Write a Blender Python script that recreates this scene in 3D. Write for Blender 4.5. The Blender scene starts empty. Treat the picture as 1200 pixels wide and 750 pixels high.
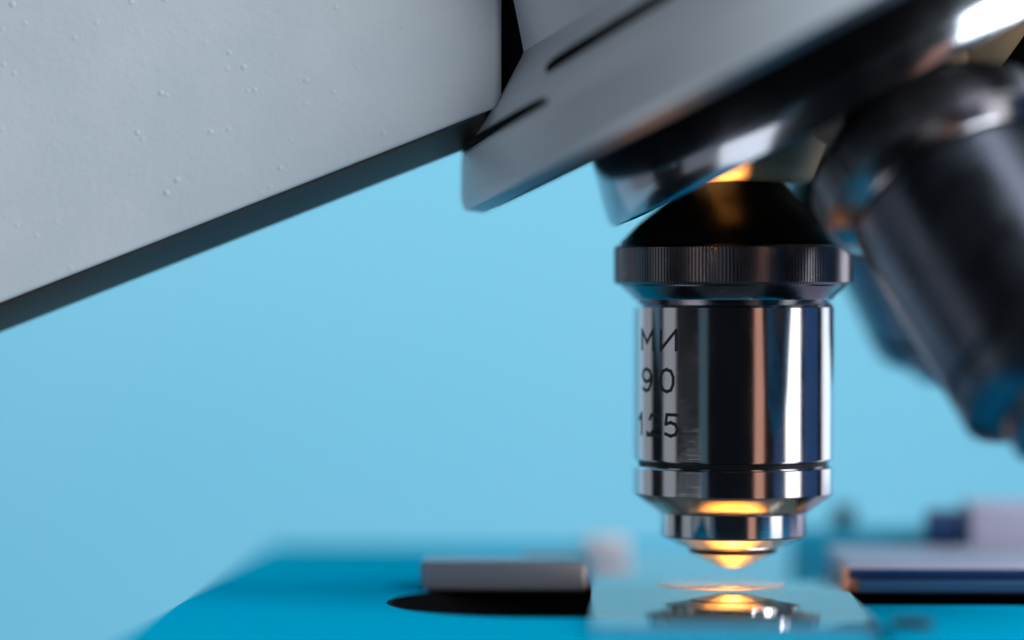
import bpy, bmesh, math, random
from mathutils import Vector, Matrix
random.seed(4)
R = math.radians
S = 0.001                      # everything below is measured in millimetres
scn = bpy.context.scene
COL = scn.collection

# ------------------------------------------------------------------ camera
cam_d = bpy.data.cameras.new('camera'); cam = bpy.data.objects.new('camera', cam_d); COL.objects.link(cam)
cam.location = (-14.6*S, -310*S, 30.7*S)
cam.rotation_euler = (R(90-0.65), 0, R(1.51))
cam_d.sensor_width = 36; cam_d.lens = 105.6
cam_d.clip_start = 0.01; cam_d.clip_end = 20
cam_d.dof.use_dof = True; cam_d.dof.focus_distance = 0.3005; cam_d.dof.aperture_fstop = 5.2
scn.camera = cam
scn.view_settings.view_transform = 'Standard'; scn.view_settings.look = 'None'
scn.view_settings.exposure = 0.0; scn.view_settings.gamma = 1.0; scn.view_settings.use_curve_mapping = False
w = bpy.data.worlds.new('World'); scn.world = w; w.use_nodes = True
w.node_tree.nodes['Background'].inputs[0].default_value = (0.55, 0.7, 1, 1)
w.node_tree.nodes['Background'].inputs[1].default_value = 0.007

# ------------------------------------------------------------------ lamps out of frame, some added for effect
def area(name, loc, target, sx, sy, lum, col):
    d = bpy.data.lights.new(name, 'AREA'); d.shape = 'RECTANGLE'
    d.size = sx*S; d.size_y = sy*S; d.color = col
    d.energy = math.pi*(sx*S)*(sy*S)*lum
    o = bpy.data.objects.new(name, d); COL.objects.link(o)
    o.location = Vector(loc)*S
    v = (Vector(target)-Vector(loc))
    o.rotation_euler = v.to_track_quat('-Z', 'Y').to_euler()
    return o
def strip(name, az, half, rad, z0, z1, lum, col):
    a = R(az)
    zc = (z0+z1)/2
    return area(name, (rad*math.sin(a), -rad*math.cos(a), zc), (0, 0, zc), 2*rad*math.tan(R(half)), z1-z0, lum, col)
strip('softbox_rear_left', -123, 15.5, 450, -170, 60, 0.30, (.82, .9, 1))
strip('softbox_left', -79, 9, 450, -170, 170, 0.30, (.86, .92, 1))
strip('fill_strip_left', -36, 5, 450, -120, 190, 0.10, (.45, .75, 1))
strip('warm_strip_right', 27, 5.5, 450, -60, 130, 0.55, (1, .5, .36))
strip('added_low_panel_right', 24, 6, 450, -250, -80, .5, (.92, .93, 1))  # added panel, there only to reflect in the drum
strip('softbox_right', 69, 10, 450, -170, 230, 2.0, (.95, .96, 1))
strip('blue_strip_front', 50, 6, 450, -120, 130, 0.10, (.2, .4, 1))
strip('blue_strip_right', 97, 12, 450, -170, 200, 0.14, (.12, .35, 1))
strip('softbox_rear_right', 131, 12, 450, -170, 130, 1.1, (.93, .94, 1))
area('key_softbox', (520, -430, 340), (-20, 0, 45), 460, 420, 11.5, (.87, .95, 1))
area('added_top_panel', (380, -300, 620), (0, -20, 45), 360, 300, 3.0, (.9, .96, 1))  # added from above to brighten the rim and stage
strip('added_low_panel_left', -53, 14, 450, -420, -45, 2.0, (.9, .94, 1))  # added below frame to make the pale patch on the drum
area('added_backdrop_light', (-60, 320, 640), (-60, 640, -120), 1000, 160, 7.9, (1, .98, .93)).data.spread = R(122)  # added out of view to brighten the paper
sp_d = bpy.data.lights.new('added_glow_spot', 'SPOT'); sp = bpy.data.objects.new('added_glow_spot', sp_d); COL.objects.link(sp)  # added narrow spot that puts the warm glow on the mount collar
sp_d.energy = 90.0; sp_d.color = (1, .48, .14); sp_d.spot_size = R(1.4); sp_d.spot_blend = .6; sp_d.shadow_soft_size = .002
sp.location = Vector((14, -200, 6))*S
sp.rotation_euler = (Vector((-2.4, -8.5, 42.6))-Vector((14, -200, 6))).to_track_quat('-Z', 'Y').to_euler()
sg_d = sp_d.copy(); sg = bpy.data.objects.new('added_glint_spot', sg_d); COL.objects.link(sg)  # second added spot, only for a glint on the front objective
sg_d.energy = 40.0; sg_d.spot_size = R(.8); sg.location = Vector((-20, -190, -50))*S
sg.rotation_euler = (Vector((10.3, -25, 36.9))-Vector((-20, -190, -50))).to_track_quat('-Z', 'Y').to_euler()

# ------------------------------------------------------------------ materials
def mat(name, col=(.5, .5, .5), metal=0.0, rough=0.4, coat=0.0, ior=1.5, emis=None, es=0.0, spec=0.5):
    m = bpy.data.materials.new(name); m.use_nodes = True
    b = m.node_tree.nodes['Principled BSDF']
    b.inputs['Base Color'].default_value = (*col, 1); b.inputs['Metallic'].default_value = metal
    b.inputs['Roughness'].default_value = rough; b.inputs['Coat Weight'].default_value = coat
    b.inputs['IOR'].default_value = ior; b.inputs['Specular IOR Level'].default_value = spec
    if emis:
        b.inputs['Emission Color'].default_value = (*emis, 1); b.inputs['Emission Strength'].default_value = es
    return m
def N(m, t, **kw):
    n = m.node_tree.nodes.new(t)
    for k, v in kw.items(): setattr(n, k, v)
    return n
def L(m, a, b): m.node_tree.links.new(a, b)
def bsdf(m): return m.node_tree.nodes['Principled BSDF']
def geo_pos(m, scale):
    g = N(m, 'ShaderNodeNewGeometry'); v = N(m, 'ShaderNodeVectorMath', operation='MULTIPLY')
    v.inputs[1].default_value = scale; L(m, g.outputs['Position'], v.inputs[0]); return v.outputs[0]
def noise(m, vec, scale=1.0, detail=3.0, rough=0.5):
    n = N(m, 'ShaderNodeTexNoise'); n.inputs['Scale'].default_value = scale; n.inputs['Detail'].default_value = detail
    n.inputs['Roughness'].default_value = rough; L(m, vec, n.inputs['Vector']); return n.outputs['Fac']
def ramp(m, fac, a, b, ca=(0, 0, 0, 1), cb=(1, 1, 1, 1)):
    r = N(m, 'ShaderNodeValToRGB'); r.color_ramp.elements[0].position = a; r.color_ramp.elements[1].position = b
    r.color_ramp.elements[0].color = ca; r.color_ramp.elements[1].color = cb; L(m, fac, r.inputs[0]); return r.outputs[0]
def bump(m, h, strength, dist):
    b = N(m, 'ShaderNodeBump'); b.inputs['Strength'].default_value = strength; b.inputs['Distance'].default_value = dist
    L(m, h, b.inputs['Height']); return b

def steel(name, col, rough, turn=1.0):
    """turned metal: fine rings round the axis, faint smudges"""
    m = mat(name, col, 1.0, rough)
    f = noise(m, geo_pos(m, (40, 40, 9000)), 1.0, 4.0, 0.7)
    sm = noise(m, geo_pos(m, (260, 260, 160)), 1.0, 4.0, 0.6)
    mr = N(m, 'ShaderNodeMath', operation='MULTIPLY_ADD'); L(m, sm, mr.inputs[0])
    mr.inputs[1].default_value = rough*1.1; mr.inputs[2].default_value = rough*0.4
    # hairline scratches and dust add haze in places
    sc_ = ramp(m, noise(m, geo_pos(m, (900, 900, 7000)), 1.0, 3.0, .6), .60, .68)
    du = N(m, 'ShaderNodeTexVoronoi'); du.inputs['Scale'].default_value = 500; L(m, geo_pos(m, (1, 1, 1)), du.inputs['Vector'])
    dm = ramp(m, du.outputs['Distance'], .05, .10, (1, 1, 1, 1), (0, 0, 0, 1))
    mx_ = N(m, 'ShaderNodeMath', operation='MAXIMUM'); L(m, sc_, mx_.inputs[0]); L(m, dm, mx_.inputs[1])
    ad_ = N(m, 'ShaderNodeMath', operation='MULTIPLY_ADD'); L(m, mx_.outputs[0], ad_.inputs[0]); ad_.inputs[1].default_value = .045; L(m, mr.outputs[0], ad_.inputs[2])
    L(m, ad_.outputs[0], bsdf(m).inputs['Roughness'])
    L(m, bump(m, f, 0.12*turn, 0.00002).outputs[0], bsdf(m).inputs['Normal'])
    return m
M = {}
M['barrel'] = steel('turned_steel', (.78, .78, .81), .115, 1.0)
M['ring'] = steel('knurled_steel', (.25, .24, .26), .22)
M['tip'] = steel('polished_tip_steel', (.86, .82, .78), .17, .6)
M['black_metal'] = mat('black_enamel_metal', (.006, .0065, .008), 0.0, .34, spec=.13)
M['dark_chrome'] = steel('dark_chrome', (.38, .40, .45), .17, .3)
M['groove'] = mat('black_groove_paint', (.006, .006, .008), 0, .5)
M['ink'] = mat('engraving_black_paint', (.008, .009, .014), 0, .45)
M['lens'] = mat('front_lens_glass', (.10, .10, .12), 0.3, .03, coat=1.0)
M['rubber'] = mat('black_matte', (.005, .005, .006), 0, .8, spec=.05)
M['brass'] = mat('nickel_brass', (.28, .19, .11), .0, .5)
M['dark_steel'] = steel('dark_satin_steel', (.15, .165, .21), .33, .4)

# painted cast body: orange-peel paint with small raised grains
m = mat('grey_body_paint', (.50, .52, .55), 0, .42, coat=.08)
p = geo_pos(m, (1, 1, 1))
fine = noise(m, p, 900, 3, .6)
broad = noise(m, p, 130, 2, .5)
vo = N(m, 'ShaderNodeTexVoronoi'); vo.inputs['Scale'].default_value = 620; vo.inputs['Randomness'].default_value = 1; L(m, p, vo.inputs['Vector'])
grain = ramp(m, vo.outputs['Distance'], 0.05, 0.24, (1, 1, 1, 1), (0, 0, 0, 1))
sel = ramp(m, noise(m, p, 210, 2, .5), .5, .62)
mg = N(m, 'ShaderNodeMath', operation='MULTIPLY'); L(m, grain, mg.inputs[0]); L(m, sel, mg.inputs[1])
ad = N(m, 'ShaderNodeMath', operation='MULTIPLY_ADD'); L(m, mg.outputs[0], ad.inputs[0]); ad.inputs[1].default_value = .8
a2 = N(m, 'ShaderNodeMath', operation='MULTIPLY_ADD'); L(m, fine, a2.inputs[0]); a2.inputs[1].default_value = .5; L(m, broad, a2.inputs[2])
L(m, a2.outputs[0], ad.inputs[2])
L(m, bump(m, ad.outputs[0], .48, .00016).outputs[0], bsdf(m).inputs['Normal'])
cr = ramp(m, broad, .3, .75, (.54, .59, .64, 1), (.59, .63, .67, 1)); L(m, cr, bsdf(m).inputs['Base Color'])
M['paint'] = m
M['chamfer'] = mat('satin_steel_chamfer', (.22, .27, .32), 1.0, .42)
M['underside_shade'] = mat('chamfer_shade_dark', (.055, .044, .038), 0, .45)  # shade under the head, put into a dark brownish colour
M['rim_paint'] = mat('satin_grey_metal', (.56, .62, .69), 0.2, .42)

m = mat('blue_stage_enamel', (.0, .20, .36), 0, .6, spec=.0)
f = noise(m, geo_pos(m, (1, 1, 1)), 1500, 3, .6)
L(m, bump(m, f, .12, .00004).outputs[0], bsdf(m).inputs['Normal'])
sc = noise(m, geo_pos(m, (60, 900, 60)), 1, 4, .6)
L(m, ramp(m, sc, .3, .8, (0, .41, .68, 1), (0, .46, .74, 1)), bsdf(m).inputs['Base Color'])
M['stage'] = m
M['bar'] = mat('clip_grey_metal', (.36, .37, .43), .6, .38)
M['teal'] = mat('teal_anodised_metal', (.005, .30, .44), .1, .45)
M['navy'] = mat('navy_plastic', (.005, .03, .10), 0, .35)
M['lilac'] = mat('pale_violet_grey_metal', (.40, .38, .50), .15, .5)
M['navy_metal'] = mat('navy_anodised_metal', (.03, .10, .22), .3, .35)
M['screw'] = mat('blackened_screw_steel', (.02, .025, .035), .6, .4)
M['rose'] = mat('pale_nickel', (.85, .72, .75), .0, .5)
m = mat('lit_condenser_lens', (.1, .08, .05), 0, .2, emis=(1, .4, .08), es=1.0)
pv = geo_pos(m, (1000, 1000, 0)); ln = N(m, 'ShaderNodeVectorMath', operation='LENGTH'); L(m, pv, ln.inputs[0])
dv = N(m, 'ShaderNodeMath', operation='DIVIDE'); L(m, ln.outputs['Value'], dv.inputs[0]); dv.inputs[1].default_value = 8.0
cr = N(m, 'ShaderNodeValToRGB'); cr.color_ramp.interpolation = 'EASE'   # hot filament image in the middle of the lens
for k_, (ps, c_) in enumerate([(0, (1, .56, .17, 1)), (.25, (1, .36, .06, 1)), (.6, (.5, .13, .012, 1)), (1, (.08, .022, .002, 1))]):
    e_ = cr.color_ramp.elements[k_] if k_ < 2 else cr.color_ramp.elements.new(ps)
    e_.position = ps; e_.color = c_
L(m, dv.outputs[0], cr.inputs[0]); L(m, cr.outputs[0], bsdf(m).inputs['Emission Color']); bsdf(m).inputs['Emission Strength'].default_value = 26.0
M['lamp'] = m

# blue paper backdrop
m = mat('blue_backdrop_paper', (.16, .52, .72), 0, .9, spec=.1)
L(m, ramp(m, noise(m, geo_pos(m, (1, 1, 1)), 5, 2, .5), .3, .7, (.178, .495, .67, 1), (.205, .52, .69, 1)), bsdf(m).inputs['Base Color'])
M['backdrop'] = m

def thin_glass(name, ior, rough, film=0.0, filmcol=(1, 1, 1)):
    m = bpy.data.materials.new(name); m.use_nodes = True; nt = m.node_tree; nt.nodes.clear()
    out = N(m, 'ShaderNodeOutputMaterial'); tr = N(m, 'ShaderNodeBsdfTransparent'); gl = N(m, 'ShaderNodeBsdfGlossy')
    tr.inputs[0].default_value = (.93, .97, .97, 1); gl.inputs['Roughness'].default_value = rough
    fr = N(m, 'ShaderNodeFresnel'); fr.inputs[0].default_value = ior
    base = tr.outputs[0]
    if film:
        df = N(m, 'ShaderNodeBsdfDiffuse'); df.inputs[0].default_value = (*filmcol, 1)
        tl = N(m, 'ShaderNodeBsdfTranslucent'); tl.inputs[0].default_value = (*filmcol, 1)
        mx = N(m, 'ShaderNodeMixShader'); mx.inputs[0].default_value = .01; L(m, df.outputs[0], mx.inputs[1]); L(m, tl.outputs[0], mx.inputs[2])
        m2 = N(m, 'ShaderNodeMixShader'); m2.inputs[0].default_value = film; L(m, tr.outputs[0], m2.inputs[1]); L(m, mx.outputs[0], m2.inputs[2])
        base = m2.outputs[0]
    gm = N(m, 'ShaderNodeNewGeometry'); iv = N(m, 'ShaderNodeMath', operation='SUBTRACT'); iv.inputs[0].default_value = 1; L(m, gm.outputs['Backfacing'], iv.inputs[1])
    # both faces of a thin pane reflect: 2F/(1+F)
    f2 = N(m, 'ShaderNodeMath', operation='MULTIPLY'); L(m, fr.outputs[0], f2.inputs[0]); f2.inputs[1].default_value = 2
    f1 = N(m, 'ShaderNodeMath', operation='ADD'); L(m, fr.outputs[0], f1.inputs[0]); f1.inputs[1].default_value = 1
    fd = N(m, 'ShaderNodeMath', operation='DIVIDE'); L(m, f2.outputs[0], fd.inputs[0]); L(m, f1.outputs[0], fd.inputs[1])
    mu = N(m, 'ShaderNodeMath', operation='MULTIPLY'); L(m, fd.outputs[0], mu.inputs[0]); L(m, iv.outputs[0], mu.inputs[1])
    ms = N(m, 'ShaderNodeMixShader'); L(m, mu.outputs[0], ms.inputs[0]); L(m, base, ms.inputs[1]); L(m, gl.outputs[0], ms.inputs[2])
    L(m, ms.outputs[0], out.inputs[0]); return m
M['glass'] = thin_glass('slide_glass', 1.8, .012, .09, (.66, .94, 1))
M['cover'] = thin_glass('cover_slip_glass', 1.5, .05, .22, (.95, .88, .88))

# ------------------------------------------------------------------ builders
WORLD = {}
def put(name, verts, faces, material, parent=None, angle=30, bevel=0):
    """verts in millimetres, world space; the origin goes to the middle of the piece"""
    me = bpy.data.meshes.new(name)
    vs = [Vector(v)*S for v in verts]
    lo = Vector([min(v[i] for v in vs) for i in range(3)]); hi = Vector([max(v[i] for v in vs) for i in range(3)])
    c = (lo+hi)/2
    me.from_pydata([v-c for v in vs], [], faces)
    bm = bmesh.new(); bm.from_mesh(me); bmesh.ops.recalc_face_normals(bm, faces=bm.faces)
    if bevel:
        ed = [e for e in bm.edges if len(e.link_faces) == 2 and e.calc_face_angle(0) > R(35)]
        bmesh.ops.bevel(bm, geom=ed, offset=bevel*S, segments=3, affect='EDGES', profile=.5, clamp_overlap=True)
    bm.to_mesh(me); bm.free()
    for p_ in me.polygons: p_.use_smooth = True
    me.set_sharp_from_angle(angle=R(angle))
    me.materials.append(material)
    o = bpy.data.objects.new(name, me); COL.objects.link(o)
    o.location = c - (WORLD[parent.name] if parent else Vector((0, 0, 0)))
    if parent: o.parent = parent
    WORLD[o.name] = c
    return o
def empty(name, loc):
    o = bpy.data.objects.new(name, None); COL.objects.link(o); o.empty_display_size = .01
    o.location = Vector(loc)*S; WORLD[o.name] = Vector(loc)*S; return o
def frame(origin, d):
    """matrix whose +Z runs along d"""
    d = Vector(d).normalized(); x = Vector((0, 1, 0)).cross(d)
    if x.length < 1e-5: x = Vector((1, 0, 0))
    x.normalize(); y = d.cross(x)
    return Matrix.Translation(Vector(origin)) @ Matrix((x, y, d)).transposed().to_4x4()
def lathe(profile, n=96, knurl=None, close=True):
    """profile [(r,h)] -> verts, faces round local Z; knurl=(i0,i1,depth): rows whose odd vertices sink"""
    V, F = [], []
    for i, (r, h) in enumerate(profile):
        for k in range(n):
            rr = r
            if knurl and knurl[0] <= i <= knurl[1] and k % 4 in (2, 3): rr -= knurl[2]
            t = 2*math.pi*k/n; V.append(Vector((rr*math.cos(t), rr*math.sin(t), h)))
    for i in range(len(profile)-1):
        for k in range(n):
            a, b = i*n+k, i*n+(k+1) % n; F.append((a, b, b+n, a+n))
    if close:
        F.append(tuple(range(n))[::-1]); F.append(tuple((len(profile)-1)*n+k for k in range(n)))
    return V, F
def lathe_obj(name, profile, material, parent, mtx=None, n=96, knurl=None, angle=28, close=True):
    V, F = lathe(profile, n, knurl, close)
    if mtx is not None: V = [mtx @ v for v in V]
    return put(name, V, F, material, parent, angle)
def box_obj(name, x0, x1, y0, y1, z0, z1, material, parent, bevel=.3, mtx=None):
    V = [Vector((x, y, z)) for x in (x0, x1) for y in (y0, y1) for z in (z0, z1)]
    if mtx is not None: V = [mtx @ v for v in V]
    F = [(0, 1, 3, 2), (4, 6, 7, 5), (0, 4, 5, 1), (2, 3, 7, 6), (0, 2, 6, 4), (1, 5, 7, 3)]
    return put(name, V, F, material, parent, 40, bevel)

# ------------------------------------------------------------------ the setting
V, F = [], []
prof = [(640, 700)] + [(640, -150)] + [(640-120*(1-math.cos(R(a))), -150-120*math.sin(R(a))) for a in range(10, 91, 10)] + [(300, -270)]
prof2 = [(y_+3, z_-3) if i > 1 else (y_+3, z_) for i, (y_, z_) in enumerate(prof)]
for x in (-900, 900):
    for y_, z_ in prof: V.append((x, y_, z_))
    for y_, z_ in prof2: V.append((x, y_, z_))
n = len(prof)
for i in range(n-1):
    F.append((i, i+1, 2*n+i+1, 2*n+i)); F.append((n+i, n+i+1, 3*n+i+1, 3*n+i))
for i in (0, n-1): F.append((i, n+i, 3*n+i, 2*n+i))
bd = put('backdrop', V, F, M['backdrop']); bd['kind'] = 'structure'
bd['label'] = 'plain light blue paper backdrop behind the microscope'

# ------------------------------------------------------------------ microscope
scope = empty('microscope', (0, 0, -9))
scope['label'] = 'grey laboratory microscope with steel objective pointing down at a blue stage'
scope['category'] = 'microscope'

# --- body (the cast head on the left)
def head_loop(y, ib, ir, rc=1.6):
    xl, zt = -98.0, 82.0
    xr = -23.6-ir
    sl = (48.2-29.0)/(73.7-24.7)
    zb = lambda x: 45.7+(x+24.7)*sl + ib
    a = math.atan(sl)
    pts = [(xl, zt), (xl, zb(xl))]
    # rounded lower right corner
    t = rc*math.tan((math.pi/2-a)/2+0)  # tangent length for the obtuse/acute corner
    cx = xr-rc; cz = zb(cx)+rc/math.cos(a)
    for k in range(9):
        ang = (-math.pi/2+a) + (math.pi/2-a)*k/8
        pts.append((cx+rc*math.cos(ang), cz+rc*math.sin(ang)))
    pts.append((xr, zt))
    return [(x, y, z) for x, z in pts]
loops = []
LP = [(-10.0, 3.1, 1.0), (-9.96, 2.9, .7), (-9.85, 2.72, .42), (-9.65, 2.6, .2), (-9.35, 2.6, .05), (-9.0, 2.8, 0), (2, 3.2, 0), (14, 9, 0), (40, 22, 0)]
SHADE_LOOPS = [(-9.1, 2.55, 1.8), (-8.9, 2.3, 1.5), (-4.2, .1, 1.3), (-3.6, 0, 1.3), (-2.8, .2, 1.4), (3, 6, 2.2)]
def skin(lp):
    V = [v for l in lp for v in l]; n = len(lp[0]); F = []
    for i in range(len(lp)-1):
        for k in range(n):
            a, b = i*n+k, i*n+(k+1) % n; F.append((a, b, b+n, a+n))
    F.append(tuple(range(n))); F.append(tuple((len(lp)-1)*n+k for k in range(n))); return V, F
V, F = skin([head_loop(*q) for q in LP])
body = put('body', V, F, M['paint'], scope, 22)
V, F = skin([head_loop(*q) for q in SHADE_LOOPS])
put('chamfer_shade', V, F, M['underside_shade'], body, 25)  # separate dark strip stands in for shade on the lower chamfer
body['label'] = 'pale grey painted cast body with fine grains in the paint'

# --- nosepiece, turning about an axis tilted to the right
TILT = R(28)
A = Vector((math.sin(TILT), .05, -math.cos(TILT))).normalized()
E = Vector((math.cos(TILT), 0, math.sin(TILT)))
C = Vector((9.4, 1.0, 59.3))
TM = frame(C, A)
nose = lathe_obj('nosepiece', [(22, -34), (27, -32), (28.5, -20), (29.6, -15), (31.0, -10.4), (31.6, -9.9), (38.9, -4.9), (40.2, -4.1),
                               (42.3, -.3), (42.5, .6), (42.45, .95), (40, 1.0), (31, 2.0), (20, 2.0)],
                 M['rim_paint'], scope, TM, 160, angle=22)
nose['label'] = 'tilted grey revolving nosepiece with bevelled rim'
lathe_obj('rim_chamfer', [(42.4, .9), (42.35, 1.0), (41.0, 2.0), (39.5, 2.0)], M['chamfer'], nose, TM, 160, angle=20)
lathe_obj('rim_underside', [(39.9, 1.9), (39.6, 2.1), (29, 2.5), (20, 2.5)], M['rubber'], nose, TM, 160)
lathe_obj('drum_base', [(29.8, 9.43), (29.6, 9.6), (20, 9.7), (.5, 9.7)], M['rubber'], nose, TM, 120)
drum = lathe_obj('lower_drum', [(28.2, 2.0), (28.5, 2.6), (29.5, 6.5), (30.0, 9.2), (29.9, 9.4), (29.6, 9.45), (20, 9.45), (.5, 9.45)],
                 M['dark_chrome'], nose, TM, 160, angle=40)
drum['label'] = 'glossy dark chrome drum under the nosepiece rim'
# recessed slots on the conical rim: capsules let into the surface
def slot(phi0, phi1, h0, h1, rad, wid):
    """thin bar following the cone between two angles about the turret axis"""
    V, F = [], []; n = 24
    for i in range(n+1):
        t = i/n; ph = R(phi0+(phi1-phi0)*t); h = h0+(h1-h0)*t; r = rad(h)
        ww = wid*math.sqrt(max(.02, 1-(2*t-1)**8))
        for dr, dh in ((-.8, -ww), (.12, -ww), (.12, ww), (-.8, ww)):
            rr = r+dr+dh*.5*0
            V.append(TM @ Vector((rr*math.cos(ph), rr*math.sin(ph), h+dh)))
    for i in range(n):
        for k in range(4):
            a, b = i*4+k, i*4+(k+1) % 4; F.append((a, b, b+4, a+4))
    F.append((0, 1, 2, 3)); F.append((n*4, n*4+1, n*4+2, n*4+3))
    return put('slot', V, F, M['rubber'], nose)
# local x of TM: which world direction?
lx = (TM.to_3x3() @ Vector((1, 0, 0)))
sgn = 1 if lx.x < 0 else -1           # +1: local +x points left
base = 0 if sgn > 0 else 180
ly = (TM.to_3x3() @ Vector((0, 1, 0))).y
s2 = 1 if ly < 0 else -1              # +1: local +y points at the camera
cone = lambda h: 40.1+(h+4.1)*1.40 if h < -4.1 else 40.1+(h+4.1)*.55
def phi(deg): # degrees from the left end towards the camera
    v = Vector((-math.cos(R(deg)), -math.sin(R(deg)), 0))
    lxv, lyv = Vector((lx.x/abs(lx.x), 0)), s2
    return math.degrees(math.atan2(math.sin(R(deg))*s2, math.cos(R(deg))*sgn))
slot(phi(1), phi(40), -4.3, -4.7, cone, .75)
slot(phi(36), phi(66), -7.4, -8.0, cone, .75)
box_obj('gap_shade_slab', -23.9, -21.2, -8.8, 30, 45.5, 80, M['rubber'], scope, .3)  # black slab stands in for the shade between head and nosepiece

# --- objectives
apex = C + A*(-C.x/A.x); apex.y = 0
ZA = apex.z
HOLE = [0, 90, -90, 180]
def direction(p):
    d0 = Vector((0, 0, -1)); return Matrix.Rotation(R(p), 3, Vector((math.sin(TILT), 0, -math.cos(TILT)))) @ d0
def objective(deg, zs, label, metal='barrel', tipm='tip', scale_r=1.0):
    """profile heights zs in world z of the upright one; s = distance from the apex along the axis"""
    d = direction(deg); Mx = frame(apex, d)
    h = lambda z: ZA - z
    k = scale_r
    g = zs
    # shoulder screwed into the drum
    n = 128
    b0 = g['barrel_low']
    barrel = lathe_obj('objective', [(9.6*k, h(29.4)), (10.2*k, h(28.7)), (10.35*k, h(28.5)), (10.35*k, h(b0+3.65)), (10.2*k, h(b0+3.5)),
                                     (9.55*k, h(b0+3.5)), (9.55*k, h(b0+2.85)), (10.2*k, h(b0+2.85)), (10.35*k, h(b0+2.7)), (10.35*k, h(b0+.1)), (10.25*k, h(b0)),
                                     (9.2*k, h(b0-.1))], M[metal], scope, Mx, n, angle=24)
    barrel['label'] = label
    lathe_obj('groove_band', [(9.62*k, h(b0+3.46)), (9.75*k, h(b0+3.44)), (9.75*k, h(b0+2.91)), (9.62*k, h(b0+2.89))], M['groove'], barrel, Mx, n)
    lathe_obj('collar', [(9.5, h(29.35)), (10.25, h(29.3)), (10.4, h(29.6)), (11.6, h(30.7)), (11.5, h(31.0))], M['ring'], barrel, Mx, n, angle=24)
    lathe_obj('knurled_ring', [(11.3, h(30.75)), (11.95, h(30.85)), (12.25, h(31.1)), (12.25, h(34.6)), (12.0, h(34.85)), (11.5, h(34.95))],
              M['ring'], barrel, Mx, 840, knurl=(2, 3, .06), angle=24)
    lathe_obj('shoulder', [(11.7, h(34.9)), (11.6, h(35.2)), (9.6, h(37.2)), (6.6, h(39.6)), (5.6, h(40.9)), (5.2, h(41.2)), (5.0, h(41.6)), (4.8, h(41.7))],
              M['black_metal'], barrel, Mx, n, angle=30)
    lathe_obj('mount_collar', [(7.6, h(41.3)), (8.3, h(41.7)), (8.8, h(43)), (10.5, h(47.5))], M['brass'], barrel, Mx, 64, angle=60)
    # nose
    c0 = b0
    lathe_obj('cone', [(10.27*k, h(c0-.02)), (10.15*k, h(c0-.16)), (7.85*k, h(c0-1.85)), (7.2*k, h(c0-1.9))], M[tipm], barrel, Mx, n, angle=20)
    lathe_obj('tip_sleeve', [(7.3*k, h(c0-1.85)), (7.55*k, h(c0-1.98)), (7.55*k, h(c0-4.2)), (7.4*k, h(c0-4.4)), (5.5*k, h(c0-5.35)), (5.0*k, h(c0-5.4))],
              M[metal], barrel, Mx, n, angle=20)
    lathe_obj('tip_bevel', [(5.4*k, h(c0-5.3)), (5.42*k, h(c0-5.42)), (4.8*k, h(c0-5.68)), (4.2*k, h(c0-5.7))], M[tipm], barrel, Mx, n, angle=20)
    lathe_obj('groove_band', [(4.5*k, h(c0-5.66)), (4.5*k, h(c0-6.1))], M['groove'], barrel, Mx, 96)
    lathe_obj('lens_mount', [(4.2*k, h(c0-6.05)), (4.4*k, h(c0-6.12)), (1.75*k, h(c0-7.5)), (1.55*k, h(c0-7.6)), (1.4*k, h(c0-7.58))], M[tipm], barrel, Mx, 96, angle=20)
    lathe_obj('front_lens', [(1.4*k, h(c0-7.52)), (1.0*k, h(c0-7.6)), (.5*k, h(c0-7.64)), (.05, h(c0-7.65))], M['lens'], barrel, Mx, 48, angle=60)
    return barrel
obj_main = objective(0, dict(barrel_low=9.4), 'polished steel oil immersion objective hanging upright over the slide, engraved 90 and 1.25')
D0 = direction(90)
front = 90 if D0.y < 0 else -90
objective(front, dict(barrel_low=7.0), 'dark tilted steel objective swung forward on the right of the nosepiece', metal='dark_steel', tipm='dark_steel')
objective(-front, dict(barrel_low=13.5), 'tilted objective behind, its steel edge showing teal against the backdrop', metal='dark_steel', tipm='dark_steel', scale_r=.95)
objective(180, dict(barrel_low=16.0), 'short objective on the far side of the nosepiece', metal='dark_steel', tipm='dark_steel', scale_r=.9)

# engraved lettering on the upright barrel: single-stroke letters cut round the cylinder
G = {
 'M': [[(0, 0), (0, 1), (.5, .35), (1, 1), (1, 0)]],
 'И': [[(0, 1), (0, 0), (1, 1), (1, 0)]],
 '9': [[(.95, .68), (.8, .48), (.5, .42), (.2, .5), (.06, .7), (.2, .92), (.5, 1), (.8, .92), (.95, .68), (.92, .35), (.75, .08), (.45, 0), (.12, .1)]],
 '0': [[(.5, 0), (.2, .08), (.05, .35), (.05, .65), (.2, .92), (.5, 1), (.8, .92), (.95, .65), (.95, .35), (.8, .08), (.5, 0)]],
 '1': [[(.05, .72), (.5, 1), (.5, 0)]],
 '.': [[(.3, 0), (.5, 0), (.5, .09), (.3, .09), (.3, 0)]],
 '2': [[(.05, .75), (.2, .94), (.5, 1), (.8, .92), (.93, .72), (.8, .48), (.05, 0), (.98, 0)]],
 '5': [[(.9, 1), (.15, 1), (.08, .55), (.45, .64), (.8, .55), (.95, .32), (.8, .08), (.45, 0), (.05, .1)]],
}
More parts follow.
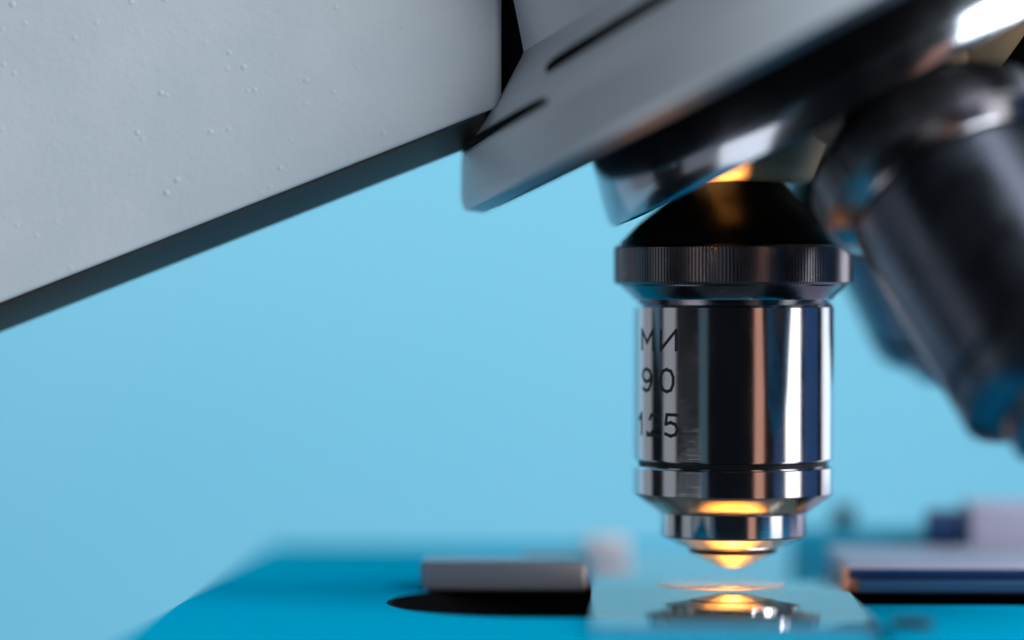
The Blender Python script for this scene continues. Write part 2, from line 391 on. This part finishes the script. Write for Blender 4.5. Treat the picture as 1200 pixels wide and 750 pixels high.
def glyph(ch, a0, width, z0, hgt, st=.17, rad=10.35):
    """a0: angle of the left side, degrees from the camera direction (negative = left)"""
    V, F = [], []
    def P(u, v): # u along the surface in mm, v up
        a = R(a0)+u/rad; return (rad*math.sin(a), -rad*math.cos(a), a)
    for path in G[ch]:
        pts = [Vector((x*width, z0+y*hgt)) for x, y in path]
        for i in range(len(pts)-1):
            p, q = pts[i], pts[i+1]; dv = (q-p)
            if dv.length < 1e-6: continue
            dv.normalize(); nv = Vector((-dv.y, dv.x))*st; p = p-dv*st*.8; q = q+dv*st*.8
            steps = 3; base = len(V)
            for s in range(steps+1):
                c = p+(q-p)*s/steps
                for sd in (-1, 1):
                    e = c+nv*sd
                    for rr in (rad-.03, rad+.012+.002*(i % 3)):
                        a = R(a0)+e.x/rad; V.append((rr*math.sin(a), -rr*math.cos(a), e.y))
            for s in range(steps):
                b = base+4*s
                for q4 in ((0, 1, 3, 2),): pass
                F += [(b+1, b+3, b+7, b+5), (b, b+1, b+5, b+4), (b+2, b+6, b+7, b+3), (b, b+4, b+6, b+2)]
            F += [(base, base+2, base+3, base+1), (base+4*steps, base+4*steps+1, base+4*steps+3, base+4*steps+2)]
    return put('engraved_character', V, F, M['ink'], obj_main, 20)
def zpx(py): return 30.7+(335-py)/(3520/302)
for ch, a0, wd, pt, pb in [('M', -65.5, 2.1, 387, 410), ('И', -47, 2.0, 387, 410),
                           ('9', -65.5, 1.9, 433, 459), ('0', -47.5, 1.8, 433, 459),
                           ('1', -69.5, 1.2, 486, 511), ('.', -60.5, .6, 486, 511), ('2', -57.5, 1.7, 486, 511), ('5', -44, 1.7, 486, 511)]:
    glyph(ch, a0, wd, zpx(pb), (pb-pt)/11.65)

# --- stage with an oval opening
ZT = -1.12
x0, x1, y0, y1 = -55.6, 72, -50, 59
hx0, hx1, hy0, hy1 = -35.3, 46, -22.5, 8
nn = 120
def stad(t):
    r = (hy1-hy0)/2; cy = (hy0+hy1)/2; cx0, cx1 = hx0+r, hx1-r
    a = 2*math.pi*t
    c, s = math.cos(a), math.sin(a)
    x = (cx1 if c > 0 else cx0)+r*c if abs(c) > 1e-9 else cx0
    return x, cy+r*s
inner = []
r_ = (hy1-hy0)/2; cy = (hy0+hy1)/2
for k in range(nn//2+1):
    a = -math.pi/2+math.pi*k/(nn//2); inner.append((hx1-r_+r_*math.cos(a), cy+r_*math.sin(a)))
for k in range(nn//2+1):
    a = math.pi/2+math.pi*k/(nn//2); inner.append((hx0+r_+r_*math.cos(a), cy+r_*math.sin(a)))
outer = []
rc = 1.5
for (cx, cy_, a0) in ((x1-rc, y0+rc, -90), (x1-rc, y1-rc, 0), (x0+rc, y1-rc, 90), (x0+rc, y0+rc, 180)):
    for k in range(9): a = R(a0+90*k/8); outer.append((cx+rc*math.cos(a), cy_+rc*math.sin(a)))
outer = [(x+((y-5)*.032 if x < 0 else 0), y) for x, y in outer]
bm = bmesh.new()
def ringv(pts, z): return [bm.verts.new((x*S, y*S, z*S)) for x, y in pts]
def grow(pts, d, c):
    return [(x+(d if x > c[0] else -d), y+(d if y > c[1] else -d)) for x, y in pts]
oc = ((x0+x1)/2, (y0+y1)/2)
o1 = ringv(grow(outer, -.4, oc), ZT); o2 = ringv(outer, ZT-.4); o3 = ringv(outer, ZT-6)
i1 = ringv(inner, ZT); i3 = ringv(inner, ZT-6)
def bridge(a, b):
    for k in range(len(a)): bm.faces.new((a[k], a[(k+1) % len(a)], b[(k+1) % len(a)], b[k]))
bridge(o1, o2); bridge(o2, o3); bridge(i1, i3)
def cap(o, i):
    ed = []
    for ringl in (o, i):
        for k in range(len(ringl)):
            e = bm.edges.get((ringl[k], ringl[(k+1) % len(ringl)])); ed.append(e)
    bmesh.ops.triangle_fill(bm, use_beauty=True, use_dissolve=False, edges=ed)
cap(o1, i1); cap(o3, i3)
V = [tuple(v.co/S) for v in bm.verts]; bm.verts.index_update(); F = [tuple(v.index for v in f.verts) for f in bm.faces]; bm.free()
stage = put('stage', V, F, M['stage'], scope, 30)
stage['label'] = 'flat blue stage with an oval black opening'
# black liner in the opening and floor under it
V, F = [], []
ins = grow(inner, -.05, ((hx0+hx1)/2, cy))
m_ = len(inner)
def shrink(d):
    rr = r_-d; out = []
    for k in range(nn//2+1):
        a = -math.pi/2+math.pi*k/(nn//2); out.append((hx1-r_+rr*math.cos(a), cy+rr*math.sin(a)))
    for k in range(nn//2+1):
        a = math.pi/2+math.pi*k/(nn//2); out.append((hx0+r_+rr*math.cos(a), cy+rr*math.sin(a)))
    return out
for d, z in ((.04, -1.2), (.04, -11.5), (.6, -11.5), (.6, -1.2)):
    V += [(x, y, z) for x, y in shrink(d)]
for j in range(4):
    for k in range(m_):
        a, b = j*m_+k, j*m_+(k+1) % m_; c_, d_ = ((j+1) % 4)*m_+(k+1) % m_, ((j+1) % 4)*m_+k
        F.append((a, b, c_, d_))
liner = put('opening_liner', V, F, M['rubber'], stage)
V, F = [], []
for z in (-11.6, -13):
    V += [(x, y, z) for x, y in shrink(-1)]
F = [tuple(range(m_)), tuple(range(m_, 2*m_))]+[(k, (k+1) % m_, m_+(k+1) % m_, m_+k) for k in range(m_)]
put('opening_floor', V, F, M['rubber'], stage)
# condenser with its lit lens, below the slide
cond = lathe_obj('condenser', [(9.4, -11.5), (9.4, -3.4), (9.2, -3.2), (8.2, -3.2), (8.0, -3.4), (8.0, -7.2)], M['rubber'], scope, None, 64)
lathe_obj('condenser_lens', [(7.9, -7.15), (7.4, -6.75), (5.6, -6.5), (3, -6.32), (.2, -6.25)], M['lamp'], cond, None, 64, angle=60)

# slide holder on the stage
lb = box_obj('slide_clip', -32.4, -15.0, 2.2, 9.5, ZT+.02, 2.0, M['bar'], stage, .5)
lb['label'] = 'low grey steel slide clip beside the left edge of the slide'
box_obj('clip_pad', -22, -14.9, 9.6, 16, ZT+.02, 2.0, M['navy'], stage, .4)
box_obj('clip_finger', -15.6, -10.2, 38.4, 43, ZT+.02, 1.4, M['rose'], stage, .5)
rb = box_obj('slide_clip', 11.8, 60, 3.0, 27, ZT+.02, 1.7, M['lilac'], stage, .5)
rb['label'] = 'long steel slide holder bar beside the right edge of the slide'
box_obj('bar_face', 12.2, 60, 2.2, 3.05, .35, 1.3, M['navy'], stage, .15)
box_obj('bar_lip', 13.0, 60, 1.2, 3.05, ZT+.05, .2, M['navy_metal'], stage, .2)
box_obj('holder_block', 27.6, 60, 27.4, 37, ZT+.02, 6.2, M['lilac'], stage, .8)
lathe_obj('clamp_knob', [(.2, 0), (1.9, 0), (2.1, .3), (2.1, 3.6), (1.8, 4), (.2, 4)], M['navy'], stage, frame((23.2, 30.5, 3.4), (1, 0, 0)), 40)
box_obj('rail', 9, 28.5, 40, 45, ZT+.02, 2.4, M['teal'], stage, .4)
lathe_obj('rail_post', [(.2, ZT), (1.4, ZT), (1.4, 4.2), (1.0, 4.8), (.2, 4.8)], M['screw'], stage, Matrix.Translation((15.2, 45, 0)), 32)
box_obj('clip_plate', 11.9, 60, -46, -16.2, ZT+.02, -.45, M['stage'], stage, .2)
lathe_obj('screw', [(.2, -.44), (2.0, -.44), (2.0, .1), (1.6, .35), (.2, .35)], M['screw'], stage, Matrix.Translation((14.6, -36, 0)), 40)

# ------------------------------------------------------------------ slide and cover slip
sl = box_obj('glass_slide', -14.6, 11.4, -38, 38, -1.1, 0, M['glass'], None, .08)
sl['label'] = 'clear glass slide lying lengthwise across the stage opening under the upright objective'; sl['category'] = 'slide'
cs = lathe_obj('cover_slip', [(.1, .01), (6.5, .01), (6.6, .06), (6.6, .13), (6.5, .18), (.1, .18)], M['cover'], None, Matrix.Translation((-1.2, 0, 0)), 96)
cs['label'] = 'thin round cover slip on the glass slide, right under the objective tip'; cs['category'] = 'cover slip'
